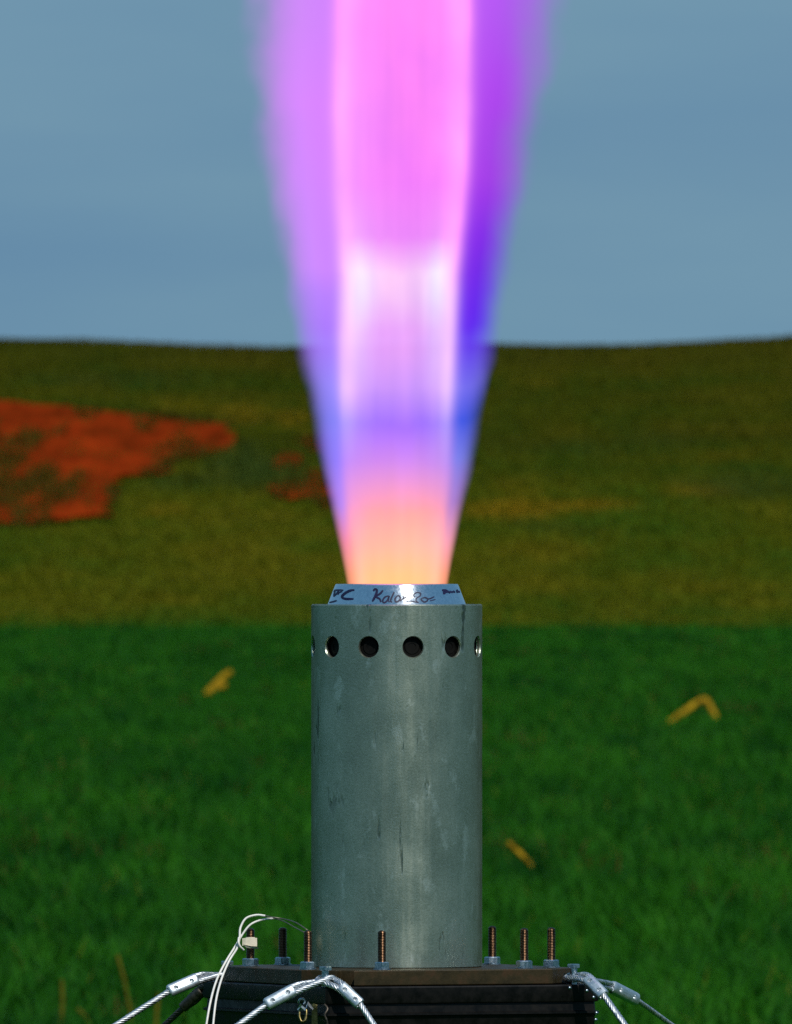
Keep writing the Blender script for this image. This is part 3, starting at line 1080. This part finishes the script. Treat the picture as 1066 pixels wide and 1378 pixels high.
def ferrule(a, b, w, th, mat, parent, face=Vector((0, -1, 0.25)), dimples=True):
    """pressed oval sleeve from a to b, with two crimp dents facing the camera"""
    ax = (b - a).normalized()
    L = (b - a).length
    nn = (face - ax * face.dot(ax)).normalized()
    ss_ = ax.cross(nn)
    n = 24
    v, f = [], []
    lev = [(-0.5, 0.80), (-0.47, 0.96), (-0.42, 1.0), (0.42, 1.0), (0.47, 0.96), (0.5, 0.80)]
    c = (a + b) / 2
    for (t_, s) in lev:
        for i in range(n):
            an = 2 * math.pi * i / n
            ca, sa = math.cos(an), math.sin(an)
            ex = 0.72
            v.append(c + ax * L * t_ + ss_ * (w / 2 * s * math.copysign(abs(ca) ** ex, ca)) + nn * (th / 2 * s * math.copysign(abs(sa) ** ex, sa)))
    for j in range(len(lev) - 1):
        for i in range(n):
            i2 = (i + 1) % n
            f.append((j * n + i, j * n + i2, (j + 1) * n + i2, (j + 1) * n + i))
    f.append(tuple(range(n))[::-1]); f.append(tuple((len(lev) - 1) * n + i for i in range(n)))
    o = obj("ferrule", v, f, mat, parent, 40)
    if dimples:
        cs_ = []
        for k in (-0.27, 0.27):
            q_ = MB().lathe([(0.0006, -0.0016), (0.0012, -0.0010), (0.0017, 0.0012)], 16, c + ax * L * k + nn * (th / 2), axis=nn).build("cutter")
            cs_.append(q_)
        bpy.context.view_layer.update()
        cut(o, cs_)
        o.data.polygons.foreach_set('use_smooth', [True] * len(o.data.polygons))
        o.data.set_sharp_from_angle(angle=R(32))
    return o


def guy(label, pin, ground_end, fa, fb, r=0.00195, dark=False, slack=0.0, zpin=None, width=0.0076):
    """fa, fb: (px, py, depth) of the ferrule's outer and inner end; the loop goes on from there round the pin"""
    A, B = P(*fa), P(*fb)
    pc = Vector((pin_xy[pin].x, pin_xy[pin].y, zp(1311) if zpin is None else zpin))
    dr = pc - B
    hd = Vector((dr.x, dr.y, 0)).normalized()
    sd_ = Vector((-hd.y, hd.x, 0))
    lr_ = 0.0022 + r
    ax = (B - A).normalized()
    fs = ax.cross(Vector((0, -1, 0.25))).normalized() * (r * 0.92)
    if fs.dot(sd_) < 0 and False:
        fs = -fs
    sg = 1 if fs.dot(sd_) >= 0 else -1
    G = ground_end if isinstance(ground_end, Vector) else Vector(ground_end)
    nseg = max(8, int((A - G).length / 0.0022))
    path = [G.lerp(A, q_ / nseg) - Vector((0, 0, 0.01 * 4 * (q_ / nseg) * (1 - q_ / nseg))) for q_ in range(nseg)] + [A]
    loop = [A + fs * 0.6, B + fs, B + fs * 1.6 * 0.8 + ax * 0.003]
    q1 = pc + sd_ * sg * lr_
    mid1 = (B + fs + q1) / 2 + ax * 0.001
    arc = [pc + sd_ * sg * lr_, pc + (sd_ * sg + hd).normalized() * lr_, pc + hd * lr_, pc + (-sd_ * sg + hd).normalized() * lr_ + Vector((0, 0, -0.001)), pc - sd_ * sg * lr_ + Vector((0, 0, -0.0018))]
    q2 = arc[-1]
    back = [(B - fs + q2) / 2 + ax * 0.001, B - fs, A - fs * 0.8]
    full = spline([A, A + (B - A) * 0.5 + fs] + [B + fs] + [mid1] + arc + back, 0.0012)
    mb = rope(path + full[1:], r)
    o = mb.build("steel_cable", M_ROPE_DARK if dark else M_WIRE_ROPE, None, 60)
    tag(o, label, "cable", "steel guy cables holding the stand")
    ferrule(A, B, width, 0.0054, M_ROPE_DARK if dark else M_FERRULE, o, dimples=not dark)
    return o


def anchor(p1, p2, zg=ZG - 0.02):
    """where the straight line from p1 through p2 meets the ground"""
    a, b = P(*p1), P(*p2)
    t_ = (zg - a.z) / (b.z - a.z)
    return a + (b - a) * t_


guy("steel cable running down left from the left corner of the stand, bright dented sleeve", 'left', anchor((229, 1333.5, 0.025), (155, 1378, 0.012)), (227, 1334.5, 0.025), (266, 1317.5, 0.030))
guy("dark shaded steel cable below the bright one at the left corner", 'left', anchor((262, 1343, 0.060), (222, 1378, 0.075)), (246, 1357, 0.066), (272, 1333, 0.058), dark=True, zpin=zp(1318), width=0.0058)
guy("steel cable with a two-dent sleeve crossing the front corner of the black stand", 'front', anchor((360, 1352, -0.120), (322, 1378, -0.128)), (358, 1352.5, -0.120), (396, 1332, -0.117))
guy("short looking steel cable falling right across the black front below the plate", 'front', anchor((486, 1354, -0.122), (503, 1378, -0.128)), (485, 1352, -0.122), (459, 1328, -0.1165), width=0.0070)
guy("nearer of two steel cables at the right corner, steep, lying against the stand", 'right', anchor((814, 1341, -0.068), (842, 1378, -0.082)), (813, 1340, -0.068), (790, 1317, -0.058), width=0.0072)
guy("thinner steel cable stretching away right from the right corner with a dented sleeve", 'right', anchor((858, 1346, 0.020), (905, 1378, 0.045)), (857, 1345.5, 0.020), (823, 1328, -0.002), r=0.0016, zpin=zp(1314))

# ------------------------------------------------------------------ wires, tape, latch
wA = [(276, 1400, -0.060), (278, 1378, -0.058), (284, 1345, -0.050), (292, 1318, -0.030), (304, 1294, -0.022), (318, 1271.5, -0.017), (326, 1258, -0.015), (337, 1244.5, -0.014), (352, 1238, -0.013), (368, 1236, -0.016)]
wA2 = [(368, 1236, -0.016), (381, 1239.5, -0.022), (395, 1247, -0.035), (408, 1254, -0.050), (416, 1258, -0.044)]
wB = [(286, 1400, -0.064), (287, 1378, -0.062), (291, 1345, -0.054), (298, 1318, -0.034), (308, 1294, -0.025), (319, 1276, -0.021), (322.5, 1262, -0.019), (323.5, 1249, -0.017), (331, 1236, -0.015), (345, 1231.5, -0.014), (357, 1232.5, -0.015)]
wB2 = [(357, 1232.5, -0.015), (368, 1234.5, -0.018), (383, 1237, -0.020), (398, 1241.5, -0.036), (412, 1250.5, -0.046), (419, 1256, -0.042)]
for lab, a, b in [("white wire of the pair curving over the bolts, the lower of the two arcs", wA, wA2), ("white wire of the pair curving over the bolts, the upper outer arc", wB, wB2)]:
    w_ = MB().tube(spline([P(*p) for p in a], 0.0011), 0.00064, 8).build("sensor_wire", M_WHITE, None, 60)
    tag(w_, lab, "wire", "white wires at the left of the stand")
    MB().tube(spline([P(*p) for p in b], 0.0011), 0.00036, 6).build("grey_lead", M_GREY_LEAD, w_, 60)
    if a is wB:
        MB().tube(spline([P(*p) for p in [(321.5, 1262, -0.020), (321, 1268, -0.022), (323.5, 1274, -0.022), (328, 1278.5, -0.020)]], 0.0006), 0.00062, 8).build("loose_end", M_WHITE, w_, 60)

tape = empty("paper_tape", P(336, 1268, 0.012))
tag(tape, "cream paper tape flag wrapped round the leftmost bolt under the white wires", "tape")
mb = MB()
fr, bk = [], []
for (px_, dep) in [(326, 0.0075), (331, 0.0068), (337, 0.0068), (342, 0.0072), (346, 0.0082)]:
    fr.append((px_, dep))
v, f = [], []
for j, (off, th) in enumerate([(0, 0), (0.0005, 1)]):
    for (px_, dep) in fr:
        t0, t1 = 1262.2 + (0.6 if px_ < 330 else 0), 1272.5 + (px_ - 326) * 0.06
        v += [P(px_, t0, dep + off), P(px_, t1, dep + off)]
nf = len(fr)
for i in range(nf - 1):
    f.append((2 * i, 2 * i + 1, 2 * i + 3, 2 * i + 2))
    b = 2 * nf
    f.append((b + 2 * i, b + 2 * i + 2, b + 2 * i + 3, b + 2 * i + 1))
for i in range(nf - 1):
    b = 2 * nf
    f.append((2 * i, 2 * i + 2, b + 2 * i + 2, b + 2 * i)); f.append((2 * i + 1, b + 2 * i + 1, b + 2 * i + 3, 2 * i + 3))
f.append((0, 2 * nf, 2 * nf + 1, 1)); f.append((2 * nf - 2, 2 * nf - 1, 4 * nf - 1, 4 * nf - 2))
put(mb.add(v, f).build("tape_flag", M_PAPER), tape)
# folded-under lower edge and the wrap behind the rod
v = [P(327, 1271.0, 0.0062), P(348, 1275.2, 0.0070), P(347.5, 1276.6, 0.0078), P(332, 1275.6, 0.0074), P(327, 1271.6, 0.0068), P(348, 1275.8, 0.0076), P(347.5, 1277.0, 0.0084), P(332, 1276.1, 0.0080)]
put(obj("tape_fold", v, [(0, 1, 2, 3), (7, 6, 5, 4), (0, 4, 5, 1), (1, 5, 6, 2), (2, 6, 7, 3), (3, 7, 4, 0)], M_PAPER), tape)
pr = P(337, 1267, 0.015)
put(MB().lathe([(0.0025, zp(1273)), (0.0027, zp(1272.5)), (0.0027, zp(1262.5)), (0.0025, zp(1262))], 18, (pr.x, pr.y, 0)).build("tape_wrap", M_PAPER, None, 40), tape)

latch = empty("latch", P(411, 1360, -0.105))
tag(latch, "small dull brass latch with a jagged bright top below the front cable", "latch")
strap = [P(419.5, 1350, -0.1035), P(427, 1352, -0.1055), P(427.5, 1392, -0.1055), P(419.5, 1392, -0.1035)]
back = [p + Vector((0, 0.0016, 0)) for p in strap]
put(obj("strap", strap + back, [(0, 3, 2, 1), (4, 5, 6, 7), (0, 1, 5, 4), (1, 2, 6, 5), (2, 3, 7, 6), (3, 0, 4, 7)], M_BRASS), latch)
zig = [(400, 1358, -0.108), (404, 1350.5, -0.111), (411, 1357, -0.112), (414.5, 1347.5, -0.110), (422, 1357, -0.111), (421, 1359.5, -0.112), (414, 1352.5, -0.113), (411, 1360.5, -0.114), (404.5, 1355, -0.113), (401, 1360, -0.110)]
v = [P(*p) for p in zig] + [P(p[0], p[1], p[2] + 0.003) for p in zig]
n_ = len(zig)
put(obj("jagged_clip", v, [tuple(range(n_))[::-1], tuple(range(n_, 2 * n_))] + [(i, (i + 1) % n_, n_ + (i + 1) % n_, n_ + i) for i in range(n_)], M_FERRULE), latch)
put(MB().tube(spline([P(402, 1350, -0.109), P(403, 1345.5, -0.110), P(407, 1344, -0.110), P(411, 1347, -0.109), P(409, 1351, -0.108)], 0.001), 0.0006, 8).build("ring", M_ZINC, None, 60), latch)
put(MB().tube(spline([P(403.5, 1360, -0.110), P(403, 1368, -0.111), P(406, 1375, -0.112), P(411, 1373, -0.112), P(412.5, 1364, -0.111), P(412, 1358, -0.110)], 0.001), 0.0008, 8).build("hook", M_BRASS, None, 60), latch)
cord = MB().tube(spline([P(437, 1352, -0.115), P(441, 1358, -0.117), P(437, 1366, -0.118), P(440, 1374, -0.118), P(442, 1392, -0.117)], 0.0012), 0.0007, 8).build("thin_cord", M_ROPE_DARK, None, 60)
tag(cord, "thin dark cord dangling down the front corner of the stand beside the latch", "cord")


# ------------------------------------------------------------------ straw on the crop, dry stalks
def d_for(py_): return 0.90 / ((py_ - 689) * K / DIST)


def far(px_, py_, dd):
    s = dd / DIST
    return Vector(((px_ - 533) * K * s, dd - DIST, EYE + (689 - py_) * K * s))


def husk(label, pieces, dref, seed):
    """bent strip of straw: pieces = list of (centre-line in px, width px, thickness)"""
    rnd = random.Random(seed)
    root = None
    for k, (line, w) in enumerate(pieces):
        p3 = spline([far(x, y, dref + dz) for x, y, dz in line], 0.012)
        s = dref / DIST * K
        v, f = [], []
        n_ = len(p3)
        for i, p in enumerate(p3):
            t_ = (p3[min(i + 1, n_ - 1)] - p3[max(i - 1, 0)]).normalized()
            side = t_.cross(Vector((0, 1, 0))).normalized()
            ww = w * s * 0.5 * (0.82 + 0.25 * rnd.random()) * (0.75 if i in (0, n_ - 1) else 1)
            bow = Vector((0, -ww * 0.55, 0))
            v += [p - side * ww, p - side * ww * 0.35 + bow, p + side * ww * 0.35 + bow * 0.7, p + side * ww,
                  p + side * ww * 0.3 + bow * 0.3, p - side * ww * 0.3 + bow * 0.4]
        for i in range(n_ - 1):
            for q_ in range(6):
                q2 = (q_ + 1) % 6
                f.append((i * 6 + q_, i * 6 + q2, (i + 1) * 6 + q2, (i + 1) * 6 + q_))
        f.append(tuple(range(6))[::-1]); f.append(tuple((n_ - 1) * 6 + q_ for q_ in range(6)))
        o = obj("straw_piece" if root is None else "torn_flap", v, f, M_STRAW, root, 45)
        if root is None:
            root = o
            tag(o, label, "straw", "yellow straw pieces caught on the crop")
    return root


husk("fat yellow straw piece with a torn flap, left of the motor", [([(276, 936, 0), (287, 925, 0.02), (300, 912, 0.03), (312, 903, 0.02)], 10), ([(290, 928, -0.05), (297, 924, -0.06), (305, 921, -0.05)], 8.5)], 104, 1)
husk("bent straw piece shaped like an upturned V, right of the motor", [([(900, 973, 0), (918, 960, 0), (936, 947, 0.02), (946, 942.5, 0.03), (952, 944, 0.03), (958, 954, 0.01), (964, 967, 0)], 8.5)], 92, 2)
husk("thin brownish straw piece sloping down to the right, beside the casing's lower right", [([(683, 1133, 0), (693, 1143, 0.01), (704, 1153, 0.01), (716, 1166, 0)], 8)], 54, 3)


def stalk(label, pts, w, dd, seed):
    p3 = spline([far(x, y, dd) for x, y in pts], 0.01)
    n_ = len(p3)
    s = dd / DIST * K
    mb = MB().tube(p3, [w * s * 0.5 * (0.35 + 0.65 * math.sin(math.pi * min(1, 0.25 + 0.75 * (1 - i / max(1, n_ - 1))))) for i in range(n_)], 6)
    o = mb.build("dry_stalk", M_STALK, None, 60)
    tag(o, label, "stalk", "dry stalks standing in the crop at lower left")


stalk("tallest dry stalk, curving, left of the bright left sleeve", [(176, 1420), (176, 1372), (171, 1340), (165, 1312), (158, 1285)], 5.5, 37, 1)
stalk("short dry stalk between the left cable and the black stand", [(208, 1420), (210, 1378), (212, 1350), (214, 1336)], 6, 36.5, 2)
stalk("pale dry stalk standing furthest left in the crop", [(80, 1420), (82, 1378), (84, 1350), (83, 1318)], 6, 38, 3)
stalk("drooping dry stalk bent to the left, lower left of the stand", [(126, 1420), (122, 1384), (113, 1366), (104, 1358)], 5.5, 37.5, 4)
